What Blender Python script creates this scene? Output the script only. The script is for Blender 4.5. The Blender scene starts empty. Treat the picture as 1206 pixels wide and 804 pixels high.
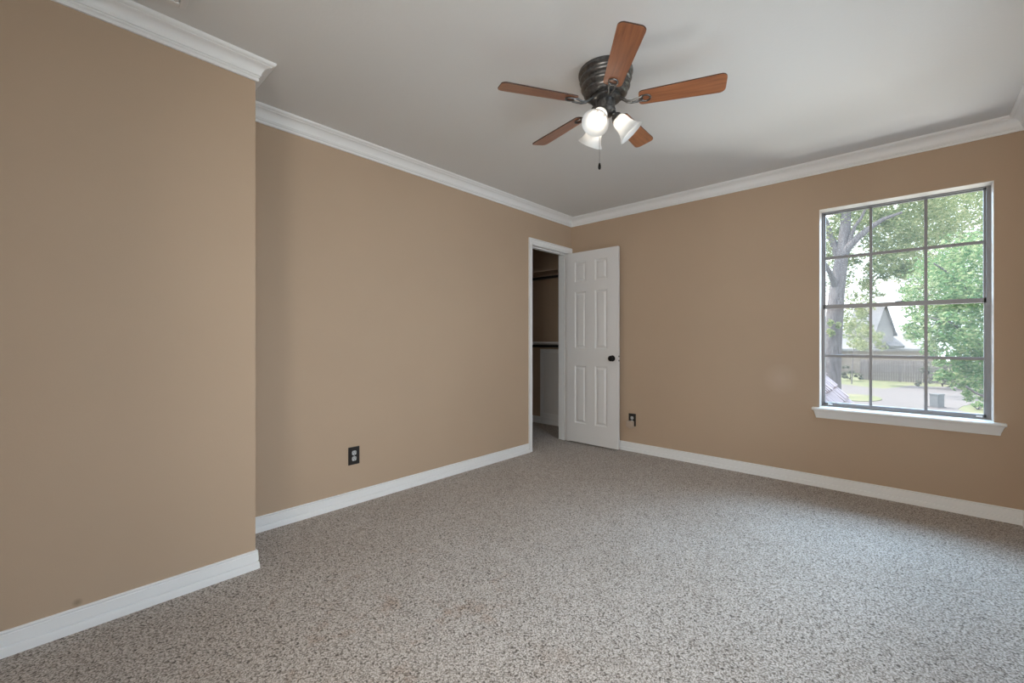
import bpy, bmesh, math, random
import numpy as np
from mathutils import Vector, Matrix

# ------------------------------------------------------------------ camera, world, lights, exposure
SC = bpy.context.scene
COL = SC.collection
F_PX, CY, YAW = 507.25, 400.66, 0.74439
CAM = Vector((2.7515, -3.9558, 1.1016))
cd = bpy.data.cameras.new('camera')
cam = bpy.data.objects.new('camera', cd)
COL.objects.link(cam)
cam.location = CAM
cam.rotation_euler = (math.pi / 2, 0, YAW)
cd.sensor_width = 36.0
cd.lens = F_PX / 1206 * 36
cd.shift_y = (CY - 402) / 1206
cd.clip_start = 0.02
cd.clip_end = 300
SC.camera = cam

SC.view_settings.view_transform = 'Standard'
SC.view_settings.look = 'None'
SC.view_settings.gamma = 1
SC.view_settings.exposure = 0.0
SC.view_settings.use_curve_mapping = False
SC.cycles.use_denoising = True
SC.cycles.max_bounces = 12
SC.cycles.diffuse_bounces = 6
SC.cycles.transparent_max_bounces = 16

W = bpy.data.worlds.new('overcast_sky')
SC.world = W
W.use_nodes = True
W.node_tree.nodes['Background'].inputs[0].default_value = (0.86, 0.93, 1.0, 1)
W.node_tree.nodes['Background'].inputs[1].default_value = 3.2


def light(name, kind, loc, target, energy, color, size=None, size_y=None, spread=None, angle=None):
    d = bpy.data.lights.new(name, kind)
    d.energy = energy
    d.color = color
    if kind == 'AREA':
        d.shape = 'RECTANGLE'
        d.size, d.size_y = size, size_y
        if spread:
            d.spread = math.radians(spread)
    if angle:
        d.angle = math.radians(angle)
    o = bpy.data.objects.new(name, d)
    COL.objects.link(o)
    o.location = loc
    o.rotation_euler = (Vector(target) - Vector(loc)).to_track_quat('-Z', 'Y').to_euler()
    return o


# sunlight comes over the house from behind the camera, onto the garden
light('sun', 'SUN', (-20, 2, 28), (0, 3, 0), 6.0, (1.0, 0.95, 0.88), angle=2)
# added lamps boosting the sky above the window wall, and daylight bounced up from the bright paving under it
light('sky_daylight', 'AREA', (2.6, 2.3, 4.0), (2.3, -0.3, 0.6), 1150, (0.44, 0.70, 1.0), 4.5, 3.0)
light('sky_fill', 'AREA', (3.2, 8.5, 6.6), (2.2, -1.0, 0.8), 1500, (0.44, 0.70, 1.0), 8.0, 4.0)
light('paving_bounce', 'AREA', (3.0, 1.7, -0.9), (1.9, -1.6, 2.4), 205, (1.0, 0.96, 0.92), 1.5, 1.1)
# fill lamp outside an added window, in the right-hand wall out of view
light('side_fill', 'AREA', (3.95, -1.95, 2.15), (0.6, -1.9, 0.2), 54, (0.62, 0.81, 1.0), 1.7, 1.6)
# fill lamps of two more added windows, one in the same wall and one behind the camera
light('rear_fill', 'AREA', (3.9, -4.0, 2.2), (0.7, -3.4, 0.0), 13, (0.78, 0.90, 1.0), 1.2, 1.3)
light('back_fill', 'AREA', (2.55, -4.95, 1.4), (1.6, -1.0, 1.2), 36, (1.0, 0.86, 0.71), 1.2, 1.4)


# ------------------------------------------------------------------ helpers
def P(u, v, d):
    """point at depth d (metres along the view axis) seen at pixel u, v of the 1206 x 804 photograph"""
    Fv = Vector((-math.sin(YAW), math.cos(YAW), 0))
    Rv = Vector((math.cos(YAW), math.sin(YAW), 0))
    return CAM + d * (Fv + Rv * ((u - 603) / F_PX) + Vector((0, 0, (CY - v) / F_PX)))


def link(name, me, mat=None, parent=None, smooth=False):
    o = bpy.data.objects.new(name, me)
    COL.objects.link(o)
    if mat:
        me.materials.append(mat)
    if parent:
        o.parent = parent
    if smooth:
        me.polygons.foreach_set('use_smooth', [True] * len(me.polygons))
        try:
            me.set_sharp_from_angle(angle=math.radians(smooth if smooth is not True else 40))
        except Exception:
            pass
    return o


def mesh(name, verts, faces, mat=None, parent=None, smooth=False):
    me = bpy.data.meshes.new(name)
    me.from_pydata([tuple(v) for v in verts], [], faces)
    bm = bmesh.new()
    bm.from_mesh(me)
    bmesh.ops.recalc_face_normals(bm, faces=bm.faces)
    bm.to_mesh(me)
    bm.free()
    return link(name, me, mat, parent, smooth)


class MB:
    """collects shapes, then links them as ONE mesh object"""

    def __init__(s):
        s.v, s.f = [], []

    def add(s, v, f):
        n = len(s.v)
        s.v += [Vector(a) for a in v]
        s.f += [tuple(i + n for i in q) for q in f]
        return s

    def box(s, a, b, bev=0.0, m=None):
        a, b = Vector(a), Vector(b)
        lo = Vector([min(p, q) for p, q in zip(a, b)])
        hi = Vector([max(p, q) for p, q in zip(a, b)])
        if bev <= 0:
            v = [(x, y, z) for x in (lo.x, hi.x) for y in (lo.y, hi.y) for z in (lo.z, hi.z)]
            f = [(0, 1, 3, 2), (4, 6, 7, 5), (0, 4, 5, 1), (2, 3, 7, 6), (0, 2, 6, 4), (1, 5, 7, 3)]
        else:
            bm = bmesh.new()
            bmesh.ops.create_cube(bm, size=1)
            for q in bm.verts:
                q.co = Vector(((q.co.x + .5) * (hi.x - lo.x) + lo.x, (q.co.y + .5) * (hi.y - lo.y) + lo.y, (q.co.z + .5) * (hi.z - lo.z) + lo.z))
            bmesh.ops.bevel(bm, geom=list(bm.edges), offset=bev, segments=2, affect='EDGES', profile=.6)
            bm.verts.index_update()
            v = [q.co.copy() for q in bm.verts]
            f = [tuple(q.index for q in fc.verts) for fc in bm.faces]
            bm.free()
        if m:
            v = [m @ Vector(q) for q in v]
        return s.add(v, f)

    def lathe(s, prof, n=32, m=None, close=False):
        """prof: list of (r, z) turned about z"""
        v, f = [], []
        for r, z in prof:
            for i in range(n):
                a = 2 * math.pi * i / n
                v.append(Vector((r * math.cos(a), r * math.sin(a), z)))
        k = len(prof)
        rng = range(k) if close else range(k - 1)
        for j in rng:
            j2 = (j + 1) % k
            for i in range(n):
                f.append((j * n + i, j * n + (i + 1) % n, j2 * n + (i + 1) % n, j2 * n + i))
        if not close:
            if prof[0][0] > 1e-6:
                f.append(tuple(range(n))[::-1])
            if prof[-1][0] > 1e-6:
                f.append(tuple((k - 1) * n + i for i in range(n)))
        if m:
            v = [m @ q for q in v]
        return s.add(v, f)

    def tube(s, pts, rad, n=10):
        pts = [Vector(p) for p in pts]
        if not hasattr(rad, '__len__'):
            rad = [rad] * len(pts)
        v, f = [], []
        ref = None
        for i, p in enumerate(pts):
            t = (pts[min(i + 1, len(pts) - 1)] - pts[max(i - 1, 0)]).normalized()
            if ref is None:
                ref = t.orthogonal().normalized()
            ref = (ref - t * ref.dot(t)).normalized()
            b = t.cross(ref)
            for k in range(n):
                a = 2 * math.pi * k / n
                v.append(p + (ref * math.cos(a) + b * math.sin(a)) * rad[i])
        for i in range(len(pts) - 1):
            for k in range(n):
                f.append((i * n + k, i * n + (k + 1) % n, (i + 1) * n + (k + 1) % n, (i + 1) * n + k))
        f.append(tuple(range(n))[::-1])
        f.append(tuple((len(pts) - 1) * n + k for k in range(n)))
        return s.add(v, f)

    def prism(s, poly, a, b, m=None):
        """poly: list of 3-D points for one cap, extruded by vector b - a"""
        d = Vector(b) - Vector(a)
        n = len(poly)
        v = [Vector(p) for p in poly] + [Vector(p) + d for p in poly]
        if m:
            v = [m @ q for q in v]
        f = [tuple(range(n))[::-1], tuple(range(n, 2 * n))] + [(i, (i + 1) % n, n + (i + 1) % n, n + i) for i in range(n)]
        return s.add(v, f)

    def build(s, name, mat=None, parent=None, smooth=False):
        return mesh(name, s.v, s.f, mat, parent, smooth)


def empty(name, loc=(0, 0, 0), rz=0):
    o = bpy.data.objects.new(name, None)
    COL.objects.link(o)
    o.location = loc
    o.rotation_euler = (0, 0, rz)
    o.empty_display_size = 0.1
    return o


def tag(o, label, cat, group=None, kind=None):
    o['label'] = label
    o['category'] = cat
    if group:
        o['group'] = group
    if kind:
        o['kind'] = kind
    return o


def struct(o, label=None):
    o['kind'] = 'structure'
    if label:
        o['label'] = label
    return o


def copy_tree(o, parent=None):
    c = o.copy()
    COL.objects.link(c)
    if parent:
        c.parent = parent
    for ch in list(o.children):
        copy_tree(ch, c)
    return c


# ------------------------------------------------------------------ materials
def mat(name, color, rough=0.6, metal=0.0, spec=0.5, coat=0.0):
    m = bpy.data.materials.new(name)
    m.use_nodes = True
    b = m.node_tree.nodes['Principled BSDF']
    b.inputs['Base Color'].default_value = (*color, 1)
    b.inputs['Roughness'].default_value = rough
    b.inputs['Metallic'].default_value = metal
    b.inputs['Specular IOR Level'].default_value = spec
    b.inputs['Coat Weight'].default_value = coat
    b.inputs['Coat Roughness'].default_value = 0.25
    return m


def N(m, t, **kw):
    n = m.node_tree.nodes.new(t)
    for k, v in kw.items():
        setattr(n, k, v)
    return n


def L(m, a, b):
    m.node_tree.links.new(a, b)


def bsdf(m):
    return m.node_tree.nodes['Principled BSDF']


def ramp(m, fac, stops):
    r = N(m, 'ShaderNodeValToRGB')
    el = r.color_ramp.elements
    while len(el) < len(stops):
        el.new(0.5)
    for e, (p, c) in zip(el, stops):
        e.position = p
        e.color = (*c, 1)
    L(m, fac, r.inputs[0])
    return r.outputs[0]


def noise(m, scale, detail=3, rough=0.5, vec='Object', stretch=None):
    tc = N(m, 'ShaderNodeTexCoord')
    n = N(m, 'ShaderNodeTexNoise')
    n.inputs['Scale'].default_value = scale
    n.inputs['Detail'].default_value = detail
    n.inputs['Roughness'].default_value = rough
    src = tc.outputs[vec]
    if stretch:
        mp = N(m, 'ShaderNodeMapping')
        mp.inputs['Scale'].default_value = stretch
        L(m, src, mp.inputs[0])
        src = mp.outputs[0]
    L(m, src, n.inputs['Vector'])
    return n.outputs['Fac']


def bump(m, h, strength=0.3, dist=0.01, to=None):
    b = N(m, 'ShaderNodeBump')
    b.inputs['Strength'].default_value = strength
    b.inputs['Distance'].default_value = dist
    L(m, h, b.inputs['Height'])
    L(m, b.outputs[0], (to or bsdf(m)).inputs['Normal'])


def mixc(m, fac, a, b, mode='MIX'):
    x = N(m, 'ShaderNodeMix', data_type='RGBA', blend_type=mode)
    if hasattr(fac, 'links'):
        L(m, fac, x.inputs[0])
    else:
        x.inputs[0].default_value = fac
    for s, q in ((a, 6), (b, 7)):
        if hasattr(s, 'links'):
            L(m, s, x.inputs[q])
        else:
            x.inputs[q].default_value = (*s, 1)
    return x.outputs[2]


def spot(m, centre, r0, r1):
    """1 inside a soft blot of radius r0..r1 round a point in object space, 0 outside"""
    tc = N(m, 'ShaderNodeTexCoord')
    d = N(m, 'ShaderNodeVectorMath', operation='DISTANCE')
    d.inputs[1].default_value = centre
    L(m, tc.outputs['Object'], d.inputs[0])
    mr = N(m, 'ShaderNodeMapRange')
    mr.inputs['From Min'].default_value = r0
    mr.inputs['From Max'].default_value = r1
    mr.inputs['To Min'].default_value = 1
    mr.inputs['To Max'].default_value = 0
    L(m, d.outputs['Value'], mr.inputs[0])
    return mr.outputs[0]


WALL = (0.488, 0.363, 0.261)


def wall_paint(name, blots=()):
    m = mat(name, WALL, 0.62, spec=0.3)
    c = ramp(m, noise(m, 1.3, 3), [(0.3, tuple(x * .975 for x in WALL)), (0.7, tuple(min(1, x * 1.02) for x in WALL))])
    for cen, r0, r1, col, amt in blots:
        f = spot(m, cen, r0, r1)
        mm = N(m, 'ShaderNodeMath', operation='MULTIPLY')
        L(m, f, mm.inputs[0])
        mm.inputs[1].default_value = amt
        c = mixc(m, mm.outputs[0], c, col)
    L(m, c, bsdf(m).inputs['Base Color'])
    bump(m, noise(m, 160, 4, .6), 0.10, 0.002)
    return m


M = {}
M['wall'] = wall_paint('tan_wall_paint')
M['wall_corner'] = wall_paint('tan_wall_paint_scuffed', [((0.428, -3.871, 0.106), 0.004, 0.017, (0.23, 0.17, 0.12), .6)])
M['wall_back'] = wall_paint('tan_wall_paint_pale_spot', [((2.005, 0.0, 0.795), 0.01, 0.13, (0.60, 0.47, 0.38), .55)])  # one soft paler spot low on the wall
M['ceiling'] = mat('ceiling_paint', (0.71, 0.71, 0.705), 0.8, spec=0.2)
bump(M['ceiling'], noise(M['ceiling'], 70, 4, .6), 0.16, 0.004)
M['trim'] = mat('white_trim_paint', (0.84, 0.84, 0.84), 0.35)
bump(M['trim'], noise(M['trim'], 30, 2), 0.04, 0.002)
M['door'] = mat('white_door_paint', (0.76, 0.745, 0.735), 0.4)
bump(M['door'], noise(M['door'], 60, 3, .5, stretch=(1, 1, .06)), 0.10, 0.002)
M['black'] = mat('black_metal', (0.012, 0.011, 0.011), 0.3, 0.6)
M['bronze'] = mat('dark_pewter_metal', (0.12, 0.118, 0.117), 0.33, 0.85)
L(M['bronze'], ramp(M['bronze'], noise(M['bronze'], 60, 4), [(0.3, (0.095, 0.093, 0.092)), (0.75, (0.19, 0.186, 0.184))]), bsdf(M['bronze']).inputs['Base Color'])
M['nickel'] = mat('brushed_nickel', (0.42, 0.42, 0.43), 0.35, 0.9)
M['plate'] = mat('dark_bronze_plate', (0.016, 0.013, 0.012), 0.35)
M['receptacle'] = mat('pale_grey_plastic', (0.52, 0.53, 0.54), 0.4)
M['slot'] = mat('slot_black', (0.01, 0.01, 0.01), 0.6)
M['adapter'] = mat('tan_plastic', (0.46, 0.36, 0.285), 0.45)
M['white_plastic'] = mat('white_plastic', (0.8, 0.8, 0.8), 0.35)
M['vent'] = mat('white_enamel', (0.72, 0.71, 0.70), 0.4)
M['aluminium'] = mat('grey_anodised_aluminium', (0.23, 0.23, 0.245), 0.45, 0.5)

# carpet: short looped pile, warm grey with darker gaps and a few brown stains
m = M['carpet'] = mat('frieze_carpet', (0.5, 0.46, 0.43), 0.95, spec=0.15)
tc = N(m, 'ShaderNodeTexCoord')
vo = N(m, 'ShaderNodeTexVoronoi')
vo.inputs['Scale'].default_value = 150
vo.inputs['Randomness'].default_value = 1.0
wob = N(m, 'ShaderNodeTexNoise')
wob.inputs['Scale'].default_value = 60
wob.inputs['Detail'].default_value = 2
L(m, tc.outputs['Object'], wob.inputs['Vector'])
ad = N(m, 'ShaderNodeMix', data_type='RGBA', blend_type='ADD')
ad.inputs[0].default_value = 0.02
L(m, tc.outputs['Object'], ad.inputs[6])
L(m, wob.outputs['Color'], ad.inputs[7])
L(m, ad.outputs[2], vo.inputs['Vector'])
pile = ramp(m, vo.outputs['Distance'], [(0.0, (0.73, 0.66, 0.605)), (0.35, (0.59, 0.53, 0.485)), (0.62, (0.33, 0.285, 0.25)), (0.9, (0.085, 0.068, 0.056))])
tuft = ramp(m, vo.outputs['Color'], [(0.0, (0.62, 0.58, 0.55)), (0.5, (0.98, 0.97, 0.96)), (1.0, (1, 1, 1))])
c = mixc(m, 1.0, pile, tuft, 'MULTIPLY')
big = ramp(m, noise(m, 2.2, 4, .6), [(0.35, (0.93, 0.91, 0.89)), (0.7, (1, 1, 1))])
c = mixc(m, 1.0, c, big, 'MULTIPLY')
st = ramp(m, noise(m, 4.5, 5, .7), [(0.55, (0, 0, 0)), (0.68, (0.8, 0.8, 0.8))])
stm = N(m, 'ShaderNodeMath', operation='MULTIPLY')
L(m, st, stm.inputs[0])
L(m, spot(m, (1.25, -3.0, 0), 0.35, 0.9), stm.inputs[1])
c = mixc(m, stm.outputs[0], c, mixc(m, 1.0, c, (0.80, 0.65, 0.55), 'MULTIPLY'))
L(m, c, bsdf(m).inputs['Base Color'])
bump(m, vo.outputs['Distance'], -0.9, 0.012)
bsdf(m).inputs['Sheen Weight'].default_value = 0.15

# fan wood
m = M['wood'] = mat('cherry_wood', (0.34, 0.12, 0.045), 0.38, coat=1.0)
c = ramp(m, noise(m, 5, 5, .6, stretch=(1, 14, 4)), [(0.25, (0.17, 0.050, 0.018)), (0.5, (0.33, 0.115, 0.042)), (0.75, (0.43, 0.165, 0.065))])
L(m, c, bsdf(m).inputs['Base Color'])
bsdf(m).inputs['Coat Roughness'].default_value = 0.33
M['wood_edge'] = mat('dark_blade_edge', (0.05, 0.02, 0.012), 0.5)

# lit frosted glass of the fan shades
m = M['shade'] = mat('frosted_glass', (0.86, 0.87, 0.88), 0.35)
sh_t = N(m, 'ShaderNodeBsdfTranslucent')
sh_t.inputs[0].default_value = (0.9, 0.91, 0.92, 1)
sh_x = N(m, 'ShaderNodeMixShader')
sh_x.inputs[0].default_value = 0.45
L(m, bsdf(m).outputs[0], sh_x.inputs[1])
L(m, sh_t.outputs[0], sh_x.inputs[2])
L(m, sh_x.outputs[0], m.node_tree.nodes['Material Output'].inputs[0])
m = M['bulb'] = mat('lit_bulb', (1, 1, 1), 0.4)
bsdf(m).inputs['Emission Color'].default_value = (1, 0.86, 0.68, 1)
bsdf(m).inputs['Emission Strength'].default_value = 6

# window glass with a little white mixed in as haze and glare
m = M['glass'] = bpy.data.materials.new('window_glass')
m.use_nodes = True
nt = m.node_tree
nt.nodes.clear()
out = N(m, 'ShaderNodeOutputMaterial')
tr = N(m, 'ShaderNodeBsdfTransparent')
tr.inputs[0].default_value = (0.97, 0.985, 0.98, 1)
gl = N(m, 'ShaderNodeBsdfGlossy')
gl.inputs['Roughness'].default_value = 0.02
df = N(m, 'ShaderNodeBsdfDiffuse')
df.inputs[0].default_value = (0.8, 0.82, 0.85, 1)
tl = N(m, 'ShaderNodeBsdfTranslucent')
tl.inputs[0].default_value = (0.9, 0.92, 0.95, 1)
fr = N(m, 'ShaderNodeFresnel')
fr.inputs[0].default_value = 1.15
m1 = N(m, 'ShaderNodeMixShader')
L(m, fr.outputs[0], m1.inputs[0])
L(m, tr.outputs[0], m1.inputs[1])
L(m, gl.outputs[0], m1.inputs[2])
m0 = N(m, 'ShaderNodeMixShader')
m0.inputs[0].default_value = 0.6
L(m, df.outputs[0], m0.inputs[1])
L(m, tl.outputs[0], m0.inputs[2])
m2 = N(m, 'ShaderNodeMixShader')
m2.inputs[0].default_value = 0.015
L(m, m1.outputs[0], m2.inputs[1])
L(m, m0.outputs[0], m2.inputs[2])
L(m, m2.outputs[0], out.inputs[0])


def noisy(name, lo, hi, scale, rough=0.85, stretch=None, bs=0.0, bd=0.02):
    q = mat(name, lo, rough, spec=0.2)
    n = noise(q, scale, 5, .6, stretch=stretch)
    L(q, ramp(q, n, [(0.3, lo), (0.7, hi)]), bsdf(q).inputs['Base Color'])
    if bs:
        bump(q, n, bs, bd)
    return q


M['concrete'] = noisy('pale_concrete', (0.175, 0.158, 0.161), (0.196, 0.178, 0.180), 0.8)
M['lawn'] = noisy('lawn_grass', (0.135, 0.165, 0.085), (0.25, 0.23, 0.15), 0.9)
M['bark'] = noisy('grey_bark', (0.106, 0.092, 0.095), (0.222, 0.200, 0.205), 6, stretch=(3, 3, .6), bs=.6, bd=.05)
M['fence'] = noisy('weathered_fence_wood', (0.160, 0.139, 0.139), (0.225, 0.200, 0.200), 3, stretch=(4, 4, .3))
M['brick'] = noisy('pinkish_brick', (0.231, 0.192, 0.170), (0.286, 0.245, 0.217), 4)
M['siding'] = noisy('grey_siding', (0.227, 0.222, 0.233), (0.267, 0.261, 0.272), 2, stretch=(.2, .2, 8))
M['roof_pale'] = noisy('pale_roofing', (0.228, 0.224, 0.232), (0.266, 0.262, 0.266), 2)
M['roof_dark'] = noisy('grey_roofing', (0.163, 0.163, 0.178), (0.208, 0.208, 0.222), 3)
M['box_grey'] = noisy('grey_painted_metal', (0.156, 0.161, 0.171), (0.180, 0.185, 0.195), 3)
m = M['shingle'] = mat('brown_shingle', (0.4, 0.3, 0.28), 0.9, spec=0.1)
c = ramp(m, noise(m, 5, 3, .6), [(0.3, (0.12, 0.080, 0.075)), (0.7, (0.21, 0.15, 0.142))])
L(m, c, bsdf(m).inputs['Base Color'])


def leaf_mat(name, cols):
    q = bpy.data.materials.new(name)
    q.use_nodes = True
    q.node_tree.nodes.clear()
    o_ = N(q, 'ShaderNodeOutputMaterial')
    g = N(q, 'ShaderNodeNewGeometry')
    cc = ramp(q, g.outputs['Random Per Island'], cols)
    d = N(q, 'ShaderNodeBsdfDiffuse')
    t = N(q, 'ShaderNodeBsdfTranslucent')
    L(q, cc, d.inputs[0])
    L(q, cc, t.inputs[0])
    x = N(q, 'ShaderNodeMixShader')
    x.inputs[0].default_value = 0.5
    L(q, d.outputs[0], x.inputs[1])
    L(q, t.outputs[0], x.inputs[2])
    L(q, x.outputs[0], o_.inputs[0])
    return q


M['leaf_grey'] = leaf_mat('grey_green_leaf', [(0.0, (0.183, 0.243, 0.117)), (0.5, (0.322, 0.377, 0.199)), (1.0, (0.503, 0.497, 0.306))])
M['leaf_green'] = leaf_mat('fresh_green_leaf', [(0.0, (0.123, 0.237, 0.108)), (0.5, (0.252, 0.381, 0.187)), (1.0, (0.477, 0.512, 0.308))])
M['leaf_pale'] = leaf_mat('pale_green_leaf', [(0.0, (0.227, 0.283, 0.166)), (0.5, (0.334, 0.377, 0.226)), (1.0, (0.482, 0.471, 0.309))])
M['leaf_dry'] = leaf_mat('dusty_leaf', [(0.0, (0.138, 0.148, 0.118)), (0.5, (0.208, 0.222, 0.178)), (1.0, (0.307, 0.286, 0.257))])

# ------------------------------------------------------------------ the room shell
H = 2.44
XC = 3.2634            # right wall
XJ, YJ = 0.4284, -3.2647   # outer corner of the wall that steps into the room
YR = -4.62             # wall behind the camera
T = 0.12
WX0, WX1, WZ0, WZ1 = 2.256, 3.137, 0.580, 2.085
DY0, DY1, DZ = -0.690, -0.040, 2.070     # rough opening of the closet door
CB, CX, CY0 = 0.53, -1.75, -1.5          # closet: back wall y, far side x, front side y

fl = MB().box((CX - T, YR - T, -0.15), (XC + T, CB + T, 0.0)).build('floor', M['carpet'])
struct(fl, 'warm grey looped carpet')
struct(MB().box((CX - T, YR - T, H), (XC + T, CB + T, H + 0.15)).build('ceiling', M['ceiling']))

w = MB()
w.box((-T, YJ, 0), (0, DY0, H))
w.box((-T, DY0, DZ), (0, DY1, H))
w.box((-T, DY1, 0), (0, 0, H))
struct(w.build('wall_left', M['wall']))
struct(MB().box((-T, YR, 0), (XJ, YJ, H)).build('wall_corner', M['wall_corner']))
w = MB()
w.box((-T, 0, 0), (WX0, 0.17, H))
w.box((WX1, 0, 0), (XC + T, 0.17, H))
w.box((WX0, 0, 0), (WX1, 0.17, WZ0))
w.box((WX0, 0, WZ1), (WX1, 0.17, H))
struct(w.build('wall_back', M['wall_back']))
RY0, RY1, RZ0, RZ1 = -2.75, -1.25, 0.60, 2.085
QY0, QY1 = -4.50, -3.40
w = MB()
w.box((XC, YR - T, 0), (XC + T, QY0, H))
w.box((XC, QY1, 0), (XC + T, RY0, H))
w.box((XC, RY1, 0), (XC + T, 0, H))
for ya, yb in ((RY0, RY1), (QY0, QY1)):
    w.box((XC, ya, 0), (XC + T, yb, RZ0))
    w.box((XC, ya, RZ1), (XC + T, yb, H))
struct(w.build('wall_right', M['wall']))
FX0, FX1 = 1.95, 3.10
w = MB()
w.box((-T, YR - T, 0), (FX0, YR, H))
w.box((FX1, YR - T, 0), (XC, YR, H))
w.box((FX0, YR - T, 0), (FX1, YR, RZ0))
w.box((FX0, YR - T, RZ1), (FX1, YR, H))
struct(w.build('wall_front', M['wall']))
# closet shell
w = MB()
w.box((CX, CB, 0), (-T, CB + T, H))
struct(w.build('wall_closet_back', M['wall']))
struct(MB().box((CX - T, CY0 - T, 0), (CX, CB + T, H)).build('wall_closet_left', M['wall']))
struct(MB().box((CX, CY0 - T, 0), (-T, CY0, H)).build('wall_closet_front', M['wall']))
struct(MB().box((-T, 0.17, 0), (0.02, CB + T, H)).build('wall_closet_right', M['wall']))

# mitred mouldings swept along the walls; path runs with the room on its left
BASE = [(0, 0.0890), (0.006, 0.0890), (0.0090, 0.0855), (0.0085, 0.0800), (0.0070, 0.0780), (0.0095, 0.0755), (0.0112, 0.0415), (0.0114, 0.0400), (0.0058, 0.0380), (0.0058, 0.0340),
        (0.0128, 0.0322), (0.0140, 0.0260), (0.0150, 0.0180), (0.0154, 0.0)]
cove = [(0.020 + 0.032 * (1 - math.cos(t * math.pi / 2 / 6)), 2.377 + 0.041 * math.sin(t * math.pi / 2 / 6)) for t in range(7)]
CROWN = [(0, 2.3528), (0.0100, 2.3528), (0.0115, 2.358), (0.0115, 2.3645), (0.0085, 2.3665), (0.0125, 2.369), (0.0150, 2.3725), (0.0150, 2.377)] + cove + \
        [(0.0560, 2.4200), (0.0560, 2.4235), (0.0640, 2.4260), (0.0695, 2.4300), (0.0717, 2.4345), (0.0717, 2.44)]


def mould(path, prof, names, closed_prof, mt):
    n = len(path)
    path = [Vector((x, y, 0)) for x, y in path]
    rings = []
    for i, p in enumerate(path):
        ns = []
        if i > 0:
            d = (path[i] - path[i - 1]).normalized()
            ns.append(Vector((-d.y, d.x, 0)))
        if i < n - 1:
            d = (path[i + 1] - path[i]).normalized()
            ns.append(Vector((-d.y, d.x, 0)))
        if len(ns) == 2:
            b = (ns[0] + ns[1])
            b = b / (1 + ns[0].dot(ns[1]))
        else:
            b = ns[0]
        rings.append([p + b * o + Vector((0, 0, z)) for o, z in prof + closed_prof])
    for i, nm in enumerate(names):
        if nm is None:
            continue
        k = len(rings[0])
        v = rings[i] + rings[i + 1]
        f = [(j, (j + 1) % k, k + (j + 1) % k, k + j) for j in range(k)] + [tuple(range(k)), tuple(range(k, 2 * k))]
        struct(mesh(nm, v, f, mt, smooth=35))


# room runs clockwise seen from above when the room is on the right, so walk it with the room on the left
mould([(XC, YR), (XC, 0), (0, 0), (0, YJ), (XJ, YJ), (XJ, YR)], CROWN,
      ['trim_1', 'trim_2', 'trim_3', 'trim_4', 'trim_5'], [(0, 2.44)], M['trim'])
mould([(XC, YR), (XC, 0), (0.0, 0)], BASE, ['baseboard_right', 'baseboard_back'], [(0, 0)], M['trim'])
mould([(0, -0.728), (0, YJ), (XJ, YJ), (XJ, YR)], BASE, ['baseboard_left', 'baseboard_return', 'baseboard_corner'], [(0, 0)], M['trim'])
mould([(-T, CB), (CX, CB)], BASE, ['baseboard_closet'], [(0, 0)], M['trim'])

# closet door frame: jambs, stops and casings
cas = [(0, 0), (0.006, 0), (0.009, 0.004), (0.009, 0.014), (0.012, 0.018), (0.012, 0.045), (0.016, 0.049), (0.016, 0.057)]
JY0, JY1, JZ = -0.672, -0.058, 2.052
w = MB()
w.box((-T - .002, DY0, 0), (0.001, JY0, JZ + .018))
w.box((-T - .002, JY1, 0), (0.001, DY1, JZ + .018))
w.box((-T - .002, JY0, JZ), (0.001, JY1, JZ + .018))
w.box((-0.085, JY0, 0), (-0.045, JY0 + .011, JZ))
w.box((-0.085, JY1 - .011, 0), (-0.045, JY1, JZ))
w.box((-0.085, JY0, JZ - .011), (-0.045, JY1, JZ))
struct(w.build('trim_6', M['trim']))
w = MB()
o0, o1, oz = -0.729, -0.0012, 2.113      # outer edges of the casing
i0, i1, iz = -0.676, -0.0535, 2.056
kL = (i0 - o0) / .057
kR = (o1 - i1) / .057
kT = (oz - iz) / .057
v, f = [], []
for s, (px) in enumerate(cas):
    t, q = px[1], px[0]
    v += [(q, i0 - t * kL, 0), (q, i0 - t * kL, iz + t * kT), (q, i1 + t * kR, iz + t * kT), (q, i1 + t * kR, 0)]
v += [(0, o0, 0), (0, o0, oz), (0, o1, oz), (0, o1, 0)]
ns = len(cas) + 1
for s in range(ns - 1):
    for k in range(3):
        f.append((s * 4 + k, s * 4 + k + 1, s * 4 + 4 + k + 1, s * 4 + 4 + k))
for k in range(3):
    f.append((k, k + 1, (ns - 1) * 4 + k + 1, (ns - 1) * 4 + k))
f.append(tuple(s * 4 for s in range(ns)))
f.append(tuple(s * 4 + 3 for s in range(ns)))
struct(mesh('trim_7', v, f, M['trim']))
# the same casing inside the closet, plain
w = MB()
w.box((-T - .014, -0.729, 0), (-T, -0.676, 2.113))
w.box((-T - .014, -0.054, 0), (-T, -0.001, 2.113))
w.box((-T - .014, -0.676, 2.056), (-T, -0.054, 2.113))
struct(w.build('trim_8', M['trim']))

# ------------------------------------------------------------------ six-panel closet door, standing open along the window wall
DW, DT, DZ0, DZ1 = 0.617, 0.035, 0.016, 2.040
PXS = [(0.104, 0.246), (0.354, 0.496)]
PZS = [(0.220, 0.832), (1.015, 1.619), (1.725, 1.939)]
DANG = math.radians(0.0)
door = empty('door_1', (0.010, -0.0620, 0), DANG)
struct(door, 'white six panel door standing open at the closet')


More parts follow.
